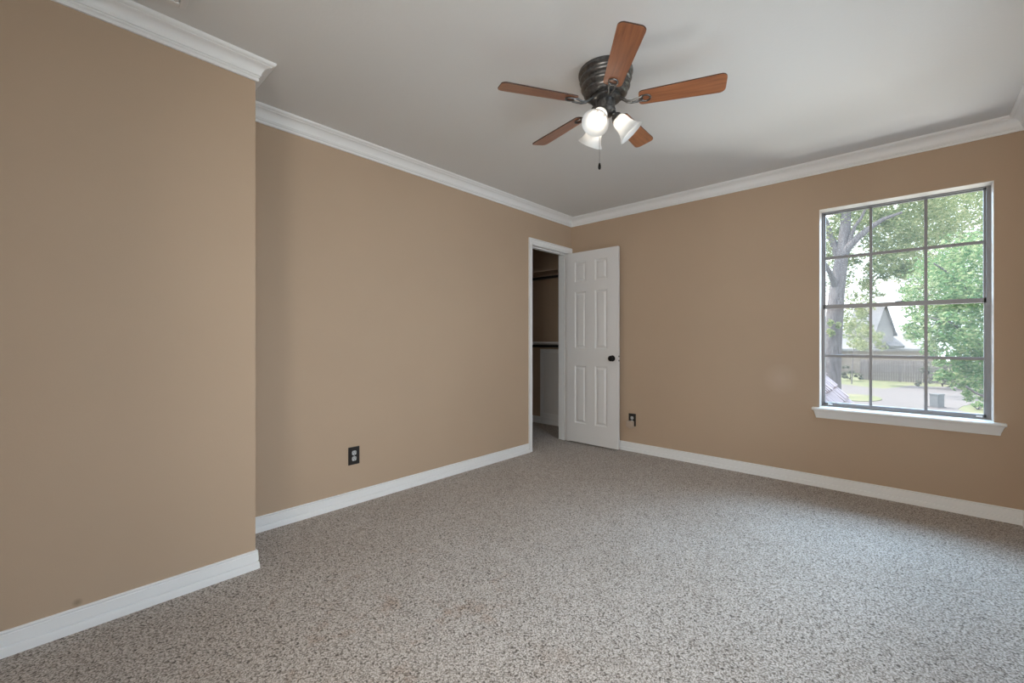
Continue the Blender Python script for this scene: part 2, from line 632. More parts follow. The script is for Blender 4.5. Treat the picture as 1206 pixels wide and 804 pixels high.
def panel_face(y, sgn):
    """one face of the slab with recessed, raised-field panels; sgn = outward direction along y"""
    xs = sorted({0, DW} | {a for p in PXS for a in p})
    zs = sorted({DZ0, DZ1} | {a for p in PZS for a in p})
    v, f = [], []
    for i in range(len(xs) - 1):
        for j in range(len(zs) - 1):
            x0, x1, z0, z1 = xs[i], xs[i + 1], zs[j], zs[j + 1]
            inside = any(abs(x0 - p[0]) < 1e-6 for p in PXS) and any(abs(z0 - q[0]) < 1e-6 for q in PZS)
            b = len(v)
            if not inside:
                v += [(x0, y, z0), (x1, y, z0), (x1, y, z1), (x0, y, z1)]
                f.append((b, b + 1, b + 2, b + 3))
                continue
            for ins, dep in ((0, 0), (0.004, 0.006), (0.013, 0.009), (0.020, 0.009), (0.036, 0.002), (0.040, 0.002)):
                yy = y - sgn * dep
                v += [(x0 + ins, yy, z0 + ins), (x1 - ins, yy, z0 + ins), (x1 - ins, yy, z1 - ins), (x0 + ins, yy, z1 - ins)]
            for k in range(5):
                for e in range(4):
                    f.append((b + k * 4 + e, b + k * 4 + (e + 1) % 4, b + k * 4 + 4 + (e + 1) % 4, b + k * 4 + 4 + e))
            f.append(tuple(b + 20 + e for e in range(4)))
    return v, f


w = MB()
for y, s in ((-DT, -1), (0, 1)):
    w.add(*panel_face(y, s))
w.add([(0, 0, DZ0), (DW, 0, DZ0), (DW, -DT, DZ0), (0, -DT, DZ0), (0, 0, DZ1), (DW, 0, DZ1), (DW, -DT, DZ1), (0, -DT, DZ1)],
      [(0, 1, 2, 3), (4, 5, 6, 7), (1, 2, 6, 5), (0, 3, 7, 4)])
o = w.build('door_slab', M['door'], door)
KX, KZ = 0.557, 0.921
for s, yb in ((-1, -DT), (1, 0)):
    mm = Matrix.Translation((KX, yb, KZ)) @ Matrix.Rotation(math.radians(90 if s < 0 else -90), 4, 'X')
    kn = MB().lathe([(0.0, 0), (0.030, 0), (0.031, 0.004), (0.027, 0.009), (0.013, 0.012), (0.011, 0.020), (0.015, 0.024), (0.025, 0.029),
                     (0.0285, 0.037), (0.027, 0.045), (0.019, 0.051), (0.0, 0.053)], 24, mm)
    if s > 0:
        kn = MB().lathe([(0.0, 0), (0.026, 0), (0.027, 0.003), (0.024, 0.006), (0.011, 0.008), (0.010, 0.012), (0.020, 0.017),
                         (0.022, 0.024), (0.015, 0.032), (0.0, 0.034)], 24, mm)
    kn.build('door_knob', M['black'], door, smooth=30)
lp = MB().box((DW, -0.030, KZ - .028), (DW + .0015, -0.006, KZ + .028)).build('latch_plate', M['door'], door)
MB().box((DW + .001, -0.024, KZ - .007), (DW + .006, -0.012, KZ + .007), .002).build('latch_bolt', M['door'], lp)
for zz in (KZ - .021, KZ + .021):
    MB().lathe([(0, 0.0012), (.0085, 0.0012), (.0085, .0035), (0, .0045)], 10, Matrix.Translation((DW, -0.018, zz)) @ Matrix.Rotation(math.pi / 2, 4, 'Y')).build('latch_screw', M['black'], lp)
for zz in (0.22, 1.03, 1.83):
    hg = MB()
    hg.lathe([(0, -.045), (.006, -.045), (.006, .045), (0, .045)], 12, Matrix.Translation((-0.004, 0.008, zz)))
    hg.box((-.002, -.030, zz - .044), (0.0, .004, zz + .044))
    hg.build('hinge', M['nickel'], door)

# ------------------------------------------------------------------ window: single-hung, four by three lights
win = empty('window_1', (0, 0, 0))
struct(win, 'grey aluminium twelve pane window with white sill')
y0, y1 = 0.108, 0.165
fl_, fr_ = WX0 + .012, WX1 - .022
SILL = 0.598
w = MB()
w.box((WX0, y0, SILL), (fl_, y1, WZ1))
w.box((fr_, y0, SILL), (WX1, y1, WZ1))
w.box((fl_, y0, WZ1 - .009), (fr_, y1, WZ1))
w.box((fl_, y0, SILL), (fr_, y1, SILL + .010))
w.build('window_frame', M['aluminium'], win)
ZM0, ZM1 = 1.340, 1.373
VX = [(2.539, 2.556), (2.829, 2.846)]


def sash(name, za, zb, rails, mun_z, yf, yb):
    s = MB()
    s.box((fl_, yf, za), (fl_ + .010, yb, zb))
    s.box((fr_ - .010, yf, za), (fr_, yb, zb))
    s.box((fl_, yf, za), (fr_, yb, za + rails[0]))
    s.box((fl_, yf, zb - rails[1]), (fr_, yb, zb))
    o = s.build(name, M['aluminium'], win)
    g = MB()
    for a, b in VX:
        g.box((a, yf + .006, za + rails[0]), (b, yb - .006, zb - rails[1]))
    xs = [fl_ + .010] + [q for p in VX for q in p] + [fr_ - .010]
    for k in range(3):
        g.box((xs[2 * k], yf + .006, mun_z - .010), (xs[2 * k + 1], yb - .006, mun_z + .010))
    g.build('glazing_bars', M['aluminium'], o)
    yc = (yf + yb) / 2
    MB().box((fl_ + .006, yc - .0015, za + rails[0] - .004), (fr_ - .006, yc + .0015, zb - rails[1] + .004)).build('window_pane', M['glass'], o)
    return o


sash('upper_sash', ZM0 + .004, WZ1 - .009, (.026, .006), 1.735, 0.136, 0.160)
lo = sash('lower_sash', SILL + .010, ZM1, (.020, .030), 0.984, 0.110, 0.134)
for xx in (fl_ + .030, fr_ - .045):
    MB().box((xx, 0.098, SILL + .012), (xx + .028, 0.110, SILL + .022), .002).build('sash_latch', M['white_plastic'], lo)
MB().box((2.68, 0.100, ZM1 - .006), (2.72, 0.112, ZM1 + .006), .002).build('sash_lock', M['aluminium'], lo)
# stool and apron, one moulded piece with returned ends
prof = [(0.100, 0.5985, 0), (-0.046, 0.5985, 0), (-0.052, 0.594, 0), (-0.052, 0.585, 0), (-0.046, 0.580, .004), (-0.038, 0.576, .012), (-0.030, 0.555, .018),
        (-0.022, 0.535, .022), (-0.020, 0.528, .022), (-0.018, 0.521, .024), (-0.0005, 0.521, .024), (-0.0005, 0.5805, 0.002), (0.100, 0.5805, 0.0)]
v = []
for sx, base in ((1, 2.2145), (-1, 3.1855)):
    for (yy, zz, ins) in prof:
        x = base + sx * ins
        if yy > -0.0002:
            x = WX0 if sx > 0 else WX1
        v.append((x, yy, zz))
k = len(prof)
# the part inside the opening is narrower than the horns, so build it as two pieces in one mesh
w = MB()
hp = [p for p in prof if p[0] < -0.0002]
hp = [(-0.0005, 0.5985, 0)] + hp
v = [(2.2145 + p[2], p[0], p[1]) for p in hp] + [(3.1855 - p[2], p[0], p[1]) for p in hp]
k = len(hp)
w.add(v, [(j, (j + 1) % k, k + (j + 1) % k, k + j) for j in range(k)] + [tuple(range(k)), tuple(range(k, 2 * k))])
w.box((WX0, -0.0005, 0.5805), (WX1, 0.108, 0.5985))
w.build('window_sill', M['trim'], win)
M['reveal'] = mat('pale_reveal_paint', (0.80, 0.74, 0.69), 0.5)
rv = MB()
rv.box((WX0, 0.0, SILL), (WX0 + .002, y0, WZ1 - .002))
rv.box((WX1 - .002, 0.0, SILL), (WX1, y0, WZ1 - .002))
rv.box((WX0, 0.0, WZ1 - .002), (WX1, y0, WZ1))
rv.build('window_reveal', M['reveal'], win)

# added windows in the right-hand wall, unseen, for fill light
for nm, RYA, RYB, bars in (('fill_window_2', RY0, RY1, 3), ('fill_window_3', QY0, QY1, 2)):
    w2 = empty(nm, (0, 0, 0))
    struct(w2)
    w = MB()
    xa, xb = XC + .07, XC + .11
    w.box((xa, RYA, RZ0), (xb, RYA + .025, RZ1))
    w.box((xa, RYB - .025, RZ0), (xb, RYB, RZ1))
    w.box((xa, RYA, RZ0), (xb, RYB, RZ0 + .025))
    w.box((xa, RYA, RZ1 - .02), (xb, RYB, RZ1))
    w.box((xa, RYA, 1.34), (xb, RYB, 1.37))
    for k in range(1, bars + 1):
        yy = RYA + (RYB - RYA) * k / (bars + 1)
        w.box((xa + .01, yy - .009, RZ0 + .02), (xb - .01, yy + .009, RZ1 - .02))
    for zz in (0.98, 1.735):
        w.box((xa + .01, RYA, zz - .008), (xb - .01, RYB, zz + .008))
    w.build('window_frame', M['aluminium'], w2)
    MB().box((xa + .018, RYA + .02, RZ0 + .02), (xa + .021, RYB - .02, RZ1 - .02)).build('window_pane', M['glass'], w2)
    MB().box((XC - .05, RYA - .04, RZ0 - .018), (XC - .0005, RYB + .04, RZ0 - .0), .004).box((XC - .03, RYA - .02, RZ0 - .075), (XC - .0005, RYB + .02, RZ0 - .019), .004).build('window_sill', M['trim'], w2)

w3 = empty('fill_window_4', (0, 0, 0))  # added window behind the camera, lets fill light in
struct(w3)
w = MB()
w.box((FX0, YR - .11, RZ0), (FX0 + .025, YR - .07, RZ1))
w.box((FX1 - .025, YR - .11, RZ0), (FX1, YR - .07, RZ1))
w.box((FX0, YR - .11, RZ0), (FX1, YR - .07, RZ0 + .025))
w.box((FX0, YR - .11, RZ1 - .02), (FX1, YR - .07, RZ1))
w.box((FX0, YR - .11, 1.34), (FX1, YR - .07, 1.37))
w.build('window_frame', M['aluminium'], w3)
MB().box((FX0 + .02, YR - .092, RZ0 + .02), (FX1 - .02, YR - .089, RZ1 - .02)).build('window_pane', M['glass'], w3)

# ------------------------------------------------------------------ ceiling fan
fan = empty('ceiling_fan', (1.638, -2.059, H))
tag(fan, 'five blade cherry wood ceiling fan with dark metal motor and three lit glass shades', 'ceiling fan')
MB().lathe([(0, 0.0), (0.130, 0.0), (0.133, -0.006), (0.133, -0.016), (0.122, -0.022), (0.119, -0.030), (0.126, -0.036), (0.128, -0.046), (0.122, -0.054),
            (0.113, -0.058), (0.111, -0.066), (0.119, -0.072), (0.120, -0.082), (0.113, -0.090), (0.103, -0.094), (0.102, -0.101), (0.108, -0.106), (0.106, -0.114),
            (0.094, -0.122), (0.075, -0.126), (0, -0.126)], 64).build('motor_housing', M['bronze'], fan, smooth=50)
MB().lathe([(0, -0.126), (0.072, -0.126), (0.074, -0.130), (0.074, -0.142), (0.066, -0.146), (0, -0.146)], 48).build('flywheel', M['bronze'], fan, smooth=40)
MB().lathe([(0, -0.146), (0.046, -0.146), (0.047, -0.150), (0.047, -0.188), (0.051, -0.192), (0.051, -0.203), (0.043, -0.212), (0.026, -0.217), (0, -0.218)], 40).build('switch_housing', M['bronze'], fan, smooth=40)

BZ = -0.159
R0, R1 = 0.160, 0.546


def blade_outline(n=10):
    def hw(r):
        t = (r - R0) / (R1 - R0)
        return 0.044 + 0.012 * t
    pts = []
    cr, ct = 0.020, 0.026
    # root corners rounded, then tip corners rounded; ccw
    def arc(cx, cy, rad, a0, a1):
        return [(cx + rad * math.cos(math.radians(a0 + (a1 - a0) * i / n)), cy + rad * math.sin(math.radians(a0 + (a1 - a0) * i / n))) for i in range(n + 1)]
    pts += arc(R1 - ct, -hw(R1) + ct, ct, -90, -4)
    pts += arc(R1 - ct, hw(R1) - ct, ct, 4, 90)
    pts += arc(R0 + cr, hw(R0) - cr, cr, 92, 180)
    pts += arc(R0 + cr, -hw(R0) + cr, cr, 180, 268)
    return pts


def make_blade():
    b = empty('blade')
    b.parent = fan
    return b


pitch = math.radians(-13)
prot = Matrix.Translation((0, 0, BZ)) @ Matrix.Rotation(pitch, 4, 'X')
bp = blade_outline()
first = None
PH = math.radians(-48.9)
for i in range(5):
    if first is None:
        w = MB()
        n = len(bp)
        top = [prot @ Vector((x, y, 0.0028)) for x, y in bp]
        bot = [prot @ Vector((x, y, -0.0028)) for x, y in bp]
        w.add(top + bot, [tuple(range(n)), tuple(range(n, 2 * n))[::-1]] + [(j, n + j, n + (j + 1) % n, (j + 1) % n) for j in range(n)])
        b = w.build('blade', M['wood'], fan)
        b.data.materials.append(M['wood_edge'])
        for p in b.data.polygons:
            if len(p.vertices) == 4:
                p.material_index = 1
        ir = MB()
        # curved neck from the flywheel to the blade
        for s in (-1, 1):
            ir.tube([(0.066, s * .005, -.137), (0.085, s * .006, -.150), (0.105, s * .006, -.166), (0.128, s * .008, -.172), (0.150, s * .013, -.169), (0.174, s * .017, BZ - .006)], [.0065, .006, .0055, .005, .005, .0045], 8)
        # horseshoe plate under the blade
        ring = []
        for k in range(25):
            a = 2 * math.pi * k / 24
            ring.append(prot @ Vector((0.192 + .022 * math.cos(a), .020 * math.sin(a), -0.0065)))
        ir.tube(ring, .0042, 8)
        ir.box((0.166, -.020, -.0072), (0.180, .020, -.0028), .001, prot)
        io = ir.build('blade_iron', M['bronze'], b, smooth=40)
        for (x, y) in ((0.172, .014), (0.172, -.014), (0.214, 0)):
            MB().lathe([(0, -.0105), (.005, -.0095), (.0055, -.0070), (0, -.0028)], 10, prot @ Matrix.Translation((x, y, 0))).build('screw', M['nickel'], b)
        first = b
    else:
        b = copy_tree(first, fan)
    b.rotation_euler = (0, 0, PH + i * 2 * math.pi / 5)

# three light arms with bell shades
SHD = [(0.022, 0.0), (0.030, -0.006), (0.036, -0.018), (0.039, -0.034), (0.041, -0.052), (0.045, -0.070), (0.053, -0.088), (0.064, -0.102), (0.066, -0.106),
       (0.063, -0.105), (0.051, -0.090), (0.042, -0.071), (0.038, -0.052), (0.036, -0.034), (0.033, -0.020), (0.027, -0.010), (0.020, -0.005)]
A0 = math.radians(42.65 + 236)
first = None
for i in range(3):
    if first is None:
        tilt = Matrix.Translation((0.050, 0, -0.222)) @ Matrix.Rotation(math.radians(-42), 4, 'Y')
        arm = MB()
        arm.tube([(0.026, 0, -.204), (0.036, 0, -.207), (0.045, 0, -.214), (0.052, 0, -.223)], .011, 12)
        arm.lathe([(0, .010), (0.018, .008), (0.026, -.002), (0.027, -.014), (0.024, -.018), (0, -.018)], 24, tilt)
        a = arm.build('light_arm', M['bronze'], fan, smooth=40)
        sh = MB().lathe(SHD, 40, tilt @ Matrix.Translation((0, 0, -.010)), close=True).build('lamp_shade', M['shade'], a, smooth=60)
        MB().lathe([(0, -.018), (.013, -.020), (.013, -.034), (.020, -.044), (.026, -.058), (.025, -.072), (.016, -.084), (0, -.088)], 20, tilt).build('bulb', M['bulb'], a, smooth=60)
        first = a
    else:
        a = copy_tree(first, fan)
    a.rotation_euler = (0, 0, A0 + i * 2 * math.pi / 3)
cx_, cy_ = -0.018, -0.026
w = MB()
w.tube([(cx_, cy_, -.214), (cx_, cy_, -.455)], .0013, 6)
for k in range(60):
    zc = -.216 - k * .004
    w.lathe([(0, zc + .0017), (.0017, zc), (0, zc - .0017)], 6, Matrix.Translation((cx_, cy_, 0)))
pc = w.build('pull_chain', M['nickel'], fan)
MB().lathe([(0, -.455), (.004, -.458), (.0065, -.468), (.0075, -.480), (.005, -.488), (0, -.490)], 14, Matrix.Translation((cx_, cy_, 0))).build('pull_knob', M['black'], pc, smooth=60)

# ------------------------------------------------------------------ ceiling vent at the top edge of the view
VX0, VY1, VL, VW = 0.612, -3.572, 0.36, 0.20
vent = empty('ceiling_vent', (VX0 + VL / 2, VY1 - VW / 2, H))
tag(vent, 'white louvred air vent on the ceiling beside the near left wall', 'vent')
w = MB()
for (a, b, c_, d) in ((-VL / 2, VL / 2, VW / 2 - .022, VW / 2), (-VL / 2, VL / 2, -VW / 2, -VW / 2 + .022), (-VL / 2, -VL / 2 + .022, -VW / 2 + .022, VW / 2 - .022), (VL / 2 - .022, VL / 2, -VW / 2 + .022, VW / 2 - .022)):
    w.box((a, c_, -.013), (b, d, 0), .003)
w.build('vent_frame', M['vent'], vent)
w = MB()
for k in range(8):
    yy = -VW / 2 + .030 + k * .020
    w.box((-VL / 2 + .022, -.0085, -.0008), (VL / 2 - .022, .0085, .0008), 0, Matrix.Translation((0, yy, -.0055)) @ Matrix.Rotation(math.radians(32), 4, 'X'))
w.build('louvres', M['vent'], vent)


# ------------------------------------------------------------------ wall outlets
def outlet(loc, rz, pw, ph, label):
    """built facing +x at the origin, plate centred"""
    r = empty('wall_outlet', loc, rz)
    tag(r, label, 'outlet', 'duplex wall outlets')
    MB().box((0, -pw / 2, -ph / 2), (.006, pw / 2, ph / 2), .0025).build('cover_plate', M['plate'], r)
    for s in (-1, 1):
        zc = s * .0195
        pts = []
        for k in range(28):
            a = 2 * math.pi * k / 28
            pts.append(Vector((.0062, max(-.0150, min(.0150, .0172 * math.cos(a))), zc + max(-.0142, min(.0142, .0172 * math.sin(a))))))
        o = MB().prism(pts, (0, 0, 0), (.0022, 0, 0)).build('receptacle', M['receptacle'], r)
        q = MB()
        q.box((.0084, -.0075, zc + .0005), (.0088, -.0052, zc + .0085))
        q.box((.0084, .0052, zc + .0015), (.0088, .0073, zc + .0080))
        q.lathe([(0, 0), (.0027, 0), (.0027, .0004), (0, .0004)], 12, Matrix.Translation((.0084, 0, zc - .0065)) @ Matrix.Rotation(math.pi / 2, 4, 'Y'))
        q.build('slots', M['slot'], o)
    MB().lathe([(0, 0), (.0033, 0), (.0033, .0009), (0, .0014)], 12, Matrix.Translation((.006, 0, 0)) @ Matrix.Rotation(math.pi / 2, 4, 'Y')).build('screw', M['nickel'], r)
    return r


outlet((0, -2.5435, 0.3260), 0, .079, .119, 'dark wall outlet with two free grey sockets on the left wall')
outlet((0.733, 0, 0.3140), -math.pi / 2, .076, .123, 'dark wall outlet beside the open door with adapter plugged in its lower socket')
ad = empty('plug_in_adapter', (0.7280, -0.0095, 0.2755))
tag(ad, 'small tan plug-in adapter in the outlet beside the open door', 'adapter')
MB().box((-.040, -.036, -.033), (.030, 0, .028), .004).build('adapter_body', M['adapter'], ad)
MB().box((-.020, -.031, -.043), (.014, -.004, -.032), .003).build('adapter_cap', M['adapter'], ad)

# ------------------------------------------------------------------ inside the closet
M['shelf'] = mat('white_shelf_paint', (0.72, 0.70, 0.68), 0.5)
M['shelf_tan'] = mat('tan_painted_shelf', (0.42, 0.31, 0.23), 0.6)
M['rod'] = mat('dark_closet_rod', (0.03, 0.027, 0.026), 0.35, 0.5)


def shelf(z, label, mt):
    r = empty('closet_shelf', (-0.94, CB, z))
    tag(r, label, 'shelf', 'closet shelves')
    MB().box((-.80, -.305, -.019), (.80, -.001, 0), .002).build('shelf_board', mt, r)
    MB().box((-.80, -.020, -.075), (.80, -.001, -.019), .002).build('cleat', mt, r)
    return r


def rod(z, label):
    r = empty('closet_rod', (-0.94, CB - .27, z))
    tag(r, label, 'closet rod', 'closet hanging rods')
    MB().tube([(-.79, 0, 0), (.80, 0, 0)], .0165, 16).build('pole', M['rod'], r, smooth=50)
    for x in (-.80, .80):
        MB().lathe([(0, -.010), (.028, -.010), (.028, 0), (.020, .010), (0, .010)], 20, Matrix.Translation((x, 0, 0)) @ Matrix.Rotation(math.pi / 2, 4, 'Y')).build('rod_socket', M['rod'], r, smooth=50)
    return r


shelf(1.083, 'white closet shelf at waist height above the panelled hatch', M['shelf'])
shelf(1.975, 'tan closet shelf near the top of the door opening', M['shelf_tan'])
rod(1.030, 'dark closet rod under the white lower shelf')
rod(1.880, 'dark closet rod under the upper tan shelf')
ap = empty('access_panel', (-0.50, CB, 0.54))
tag(ap, 'white panelled access hatch low in the closet back wall', 'access panel')
w = MB()
hx, hz = 0.357, 0.448
for a, b, c_, d in ((-hx, -hx + .05, -hz, hz), (hx - .05, hx, -hz, hz), (-hx + .05, hx - .05, hz - .05, hz), (-hx + .05, hx - .05, -hz, -hz + .05)):
    w.box((a, -.016, c_), (b, -.0005, d), .003)
w.build('hatch_frame', M['trim'], ap)
MB().box((-hx + .05, -.008, -hz + .05), (hx - .05, -.0005, hz - .05)).box((-hx + .09, -.014, -hz + .09), (hx - .09, -.008, hz - .09), .003).build('hatch_panel', M['door'], ap)

# ------------------------------------------------------------------ outside
GZ = -2.1
struct(MB().box((-60, 3.0, GZ - .5), (70, 90, GZ)).build('ground', M['lawn']))
struct(MB().box((-30, 0.17, GZ - .5), (40, 3.0, GZ)).build('path', M['concrete']))


def flat(name, pts, z, h, mt):
    pts = [Vector((p.x, p.y, z)) for p in pts]
    return MB().prism(pts, (0, 0, 0), (0, 0, h)).build(name, mt)


def G(u, v):
    d = F_PX * (CAM.z - GZ) / (v - CY)
    q = P(u, v, d)
    return Vector((q.x, q.y, GZ))


dr = [G(900, 520), G(940, 452.5), G(990, 452.2), G(1018, 455.5), G(1040, 457.6), G(1058, 456), G(1072, 454), G(1100, 455.5), G(1170, 455), G(1260, 455), G(1400, 480),
      G(1200, 476), G(1150, 475), G(1134, 478), G(1128, 482), G(1150, 490), G(1170, 510), G(1170, 560), G(900, 560)]
struct(flat('driveway', dr, GZ, .012, M['concrete']), 'pale concrete driveway')


def soft(pts):
    return pts


# lawn patch by the trunk
isl = [P(1018 + 9 * math.cos(a) - 8, 468 + 4.2 * math.sin(a), 1) for a in (0,)]
cpt = G(1008, 468.5)
pts = [cpt + Vector((1.1 * math.cos(a), 1.8 * math.sin(a), 0)) for a in [2 * math.pi * k / 24 for k in range(24)]]
struct(flat('lawn', pts, GZ + .012, .03, M['lawn']), 'small grass island in the driveway')


# leaves
def leaves(name, blobs, size, mt, parent, seed, dens=1.0):
    """blobs: (centre, (rx, ry, rz), count)"""
    rg = np.random.default_rng(seed)
    Vs, n = [], 0
    for c, r, k in blobs:
        k = int(k * dens)
        q = rg.normal(size=(k, 3))
        q /= np.linalg.norm(q, axis=1)[:, None]
        rad = rg.uniform(0.15, 1, size=(k, 1)) ** (1 / 2.2)
        # clumps inside each blob give gaps and lumps
        cl = rg.normal(size=(max(3, k // 45), 3))
        cl /= np.linalg.norm(cl, axis=1)[:, None]
        cl *= rg.uniform(0.2, 1, size=(len(cl), 1)) ** (1 / 2.5)
        own = cl[rg.integers(0, len(cl), k)] + q * rad * 0.34
        p = np.array(c)[None] + own * np.array(r)[None]
        a = rg.normal(size=(k, 3))
        a[:, 2] *= 0.6
        a /= np.linalg.norm(a, axis=1)[:, None]
        b = rg.normal(size=(k, 3))
        b -= a * (a * b).sum(1)[:, None]
        b /= np.linalg.norm(b, axis=1)[:, None]
        s = size * rg.uniform(.6, 1.35, size=(k, 1))
        nrm = np.cross(a, b)
        Vs.append(np.stack([p - a * s, p + b * s * .42 + nrm * s * .1, p + a * s, p - b * s * .42 + nrm * s * .1], 1).reshape(-1, 3))
        n += k
    V = np.concatenate(Vs)
    me = bpy.data.meshes.new(name)
    me.vertices.add(4 * n)
    me.vertices.foreach_set('co', V.ravel())
    me.loops.add(4 * n)
    me.loops.foreach_set('vertex_index', np.arange(4 * n, dtype=np.int32))
    me.polygons.add(n)
    me.polygons.foreach_set('loop_start', np.arange(0, 4 * n, 4, dtype=np.int32))
    me.update()
    me.validate()
    return link(name, me, mt, parent)


def bl(u, v, d, rpx, rvx, k, dr=None):
    s = d / F_PX
    return (P(u, v, d), ((rpx + (dr or rpx)) / 2 * s, (rpx + (dr or rpx)) / 2 * s, rvx * s), k)


def limb(w, pts, d, n=10):
    w.tube([P(u, v, d + dd) for u, v, r, dd in pts], [r * d / F_PX for u, v, r, dd in pts], n)


# the big tree left in the window
TD = 17.0
tb = G(979, 496)
tree = empty('tree', (0, 0, 0))
tag(tree, 'tall grey-trunked tree at the left of the window behind the shingled roof', 'tree', 'garden trees')
w = MB()
limb(w, [(978, 500, 13, 0), (978, 480, 10.5, 0), (979, 440, 9.4, 0), (980.5, 405, 9.0, 0), (982.5, 375, 8.6, 0), (985.5, 345, 7.6, 0), (989, 318, 7.0, 0), (992, 298, 6.2, 0), (995, 272, 5.4, 0),
         (997, 248, 4.6, 0), (998, 215, 4, 0), (1001, 160, 3, 0)], TD, 16)
w.build('trunk', M['bark'], tree, smooth=60)
for pts in ([(991, 304, 5, 0), (999, 291, 4.2, -.2), (1010, 280, 3.6, -.4), (1022, 270, 3.0, -.6), (1040, 258, 2.2, -.8), (1062, 250, 1.4, -1)],
            [(990, 308, 5, 0), (984, 292, 4.0, .2), (978, 278, 3.4, .4), (973, 262, 2.6, .6), (962, 240, 2, .8)],
            [(999, 291, 2.4, -.2), (1003, 276, 2.0, -.3), (1007, 266, 1.8, -.5), (1014, 257, 1.5, -.6), (1022, 240, 1, -.8)],
            [(985, 340, 4, 0), (978, 322, 2.6, -.3), (970, 308, 2, -.6), (955, 290, 1.4, -.8)],
            [(997, 240, 3, 0), (1012, 222, 2.4, .4), (1040, 200, 1.8, .9), (1075, 185, 1.2, 1.4)]):
    w = MB()
    limb(w, pts, TD, 10)
    w.build('branch', M['bark'], tree, smooth=60)
B = [bl(1000, 190, 17, 60, 45, 1500), bl(1060, 215, 17.5, 55, 42, 1700), bl(1120, 215, 18.5, 55, 42, 1500), bl(965, 250, 17.5, 28, 40, 600), bl(1012, 262, 17.6, 22, 26, 420),
     bl(1045, 275, 17, 26, 26, 650), bl(1085, 268, 17.5, 34, 32, 900), bl(1012, 322, 17.8, 16, 24, 240), bl(972, 320, 18, 14, 36, 220), bl(1050, 315, 17, 20, 14, 260),
     bl(1008, 382, 18.5, 18, 20, 260), bl(982, 385, 16.5, 8, 13, 90), bl(1150, 240, 19, 38, 34, 800), bl(1020, 400, 18.8, 18, 16, 220), bl(1045, 345, 17.5, 20, 6, 60), bl(972, 285, 18.5, 20, 34, 420), bl(1052, 308, 17, 30, 18, 520), bl(1010, 345, 18.5, 20, 18, 260), bl(1030, 235, 18.5, 50, 50, 1100)]
leaves('foliage', B, 0.075, M['leaf_grey'], tree, 3, 2.4)

# bushy tree right in the window
tree2 = empty('tree', (0, 0, 0))
tag(tree2, 'dense fresh green tree filling the right side of the window', 'tree', 'garden trees')
w = MB()
D2 = 12.5
limb(w, [(1186, 531, 9, 0), (1184, 480, 7.5, 0), (1180, 440, 6.5, 0), (1172, 400, 6, 0), (1170, 350, 4, 0), (1167, 300, 3, 0), (1162, 260, 2, 0)], D2, 12)
w.build('trunk', M['bark'], tree2, smooth=60)
for pts in ([(1183, 490, 2.6, 0), (1172, 480, 2.0, -.3), (1160, 467, 1.5, -.6), (1148, 462, 1.2, -.8), (1138, 455, 1.0, -1.0)],
            [(1178, 430, 2.2, 0), (1150, 400, 1.5, -.4), (1120, 380, 1.0, -.8), (1090, 372, .6, -1.0)],
            [(1171, 370, 2.2, 0), (1130, 330, 1.4, -.3), (1100, 310, .8, -.6)]):
    w = MB()
    limb(w, pts, D2, 8)
    w.build('branch', M['bark'], tree2, smooth=60)
B = [bl(1140, 320, 12.60, 45, 40, 1700), bl(1105, 345, 12.20, 34, 30, 1000), bl(1150, 385, 12.10, 40, 36, 1500), bl(1110, 392, 11.80, 30, 26, 850), bl(1145, 432, 12.20, 32, 24, 800),
     bl(1075, 385, 12.40, 16, 18, 210), bl(1190, 350, 12.60, 40, 60, 1300), bl(1180, 440, 12.60, 30, 40, 800), bl(1118, 432, 12.40, 18, 14, 200), bl(1152, 462, 12.10, 14, 12, 130)]
leaves('foliage', B, 0.060, M['leaf_green'], tree2, 5, 2.6)

tree3 = empty('tree', (0, 0, 0))
tag(tree3, 'hazy pale green tree far off between the tall trunk and the dense green tree', 'tree', 'garden trees')
w = MB()
limb(w, [(1152, 462.5, 2.6, 0), (1151, 430, 2.2, 0), (1146, 380, 2, 0), (1130, 320, 1.7, 0), (1105, 260, 1.2, 0), (1090, 210, .7, 0)], 26.5, 10)
w.build('trunk', M['bark'], tree3, smooth=60)
B = [bl(1095, 300, 26, 44, 44, 1500), bl(1060, 290, 26, 30, 30, 600), bl(1060, 235, 26.5, 60, 36, 1400), bl(1130, 250, 26, 46, 46, 1200), bl(1092, 352, 25.8, 22, 20, 300), bl(985, 270, 27, 36, 50, 700)]
leaves('foliage', B, 0.115, M['leaf_pale'], tree3, 7, 2.6)

tree4 = empty('tree', (0, 0, 0))
tag(tree4, 'light green small tree in front of the neighbouring house near the tall trunk', 'tree', 'garden trees')
w = MB()
limb(w, [(1003, 452.5, .55, 0), (1004, 430, .5, 0), (1006, 405, .4, 0), (1009, 380, .4, 0)], 31.5, 8)
w.build('trunk', M['bark'], tree4, smooth=60)
B = [bl(1008, 392, 31.5, 18, 17, 330), bl(998, 372, 31.5, 14, 16, 200), bl(1022, 403, 31, 16, 11, 210), bl(1012, 360, 31.5, 14, 12, 120)]
leaves('foliage', B, 0.10, M['leaf_pale'], tree4, 11, 2.2)


# shrubs
def shrub(label, base, blobs, size, mt, seed):
    r = empty('shrub', (0, 0, 0))
    tag(r, label, 'shrub', 'garden shrubs')
    w = MB()
    top = Vector(blobs[0][0])
    for k in range(5):
        a = 2 * math.pi * k / 5
        w.tube([base, base.lerp(top, .5) + Vector((.12 * math.cos(a), .12 * math.sin(a), 0)), top + Vector((.3 * math.cos(a), .3 * math.sin(a), .05))], [.025, .018, .008], 6)
    w.build('stems', M['bark'], r)
    leaves('foliage', blobs, size, mt, r, seed)
    return r


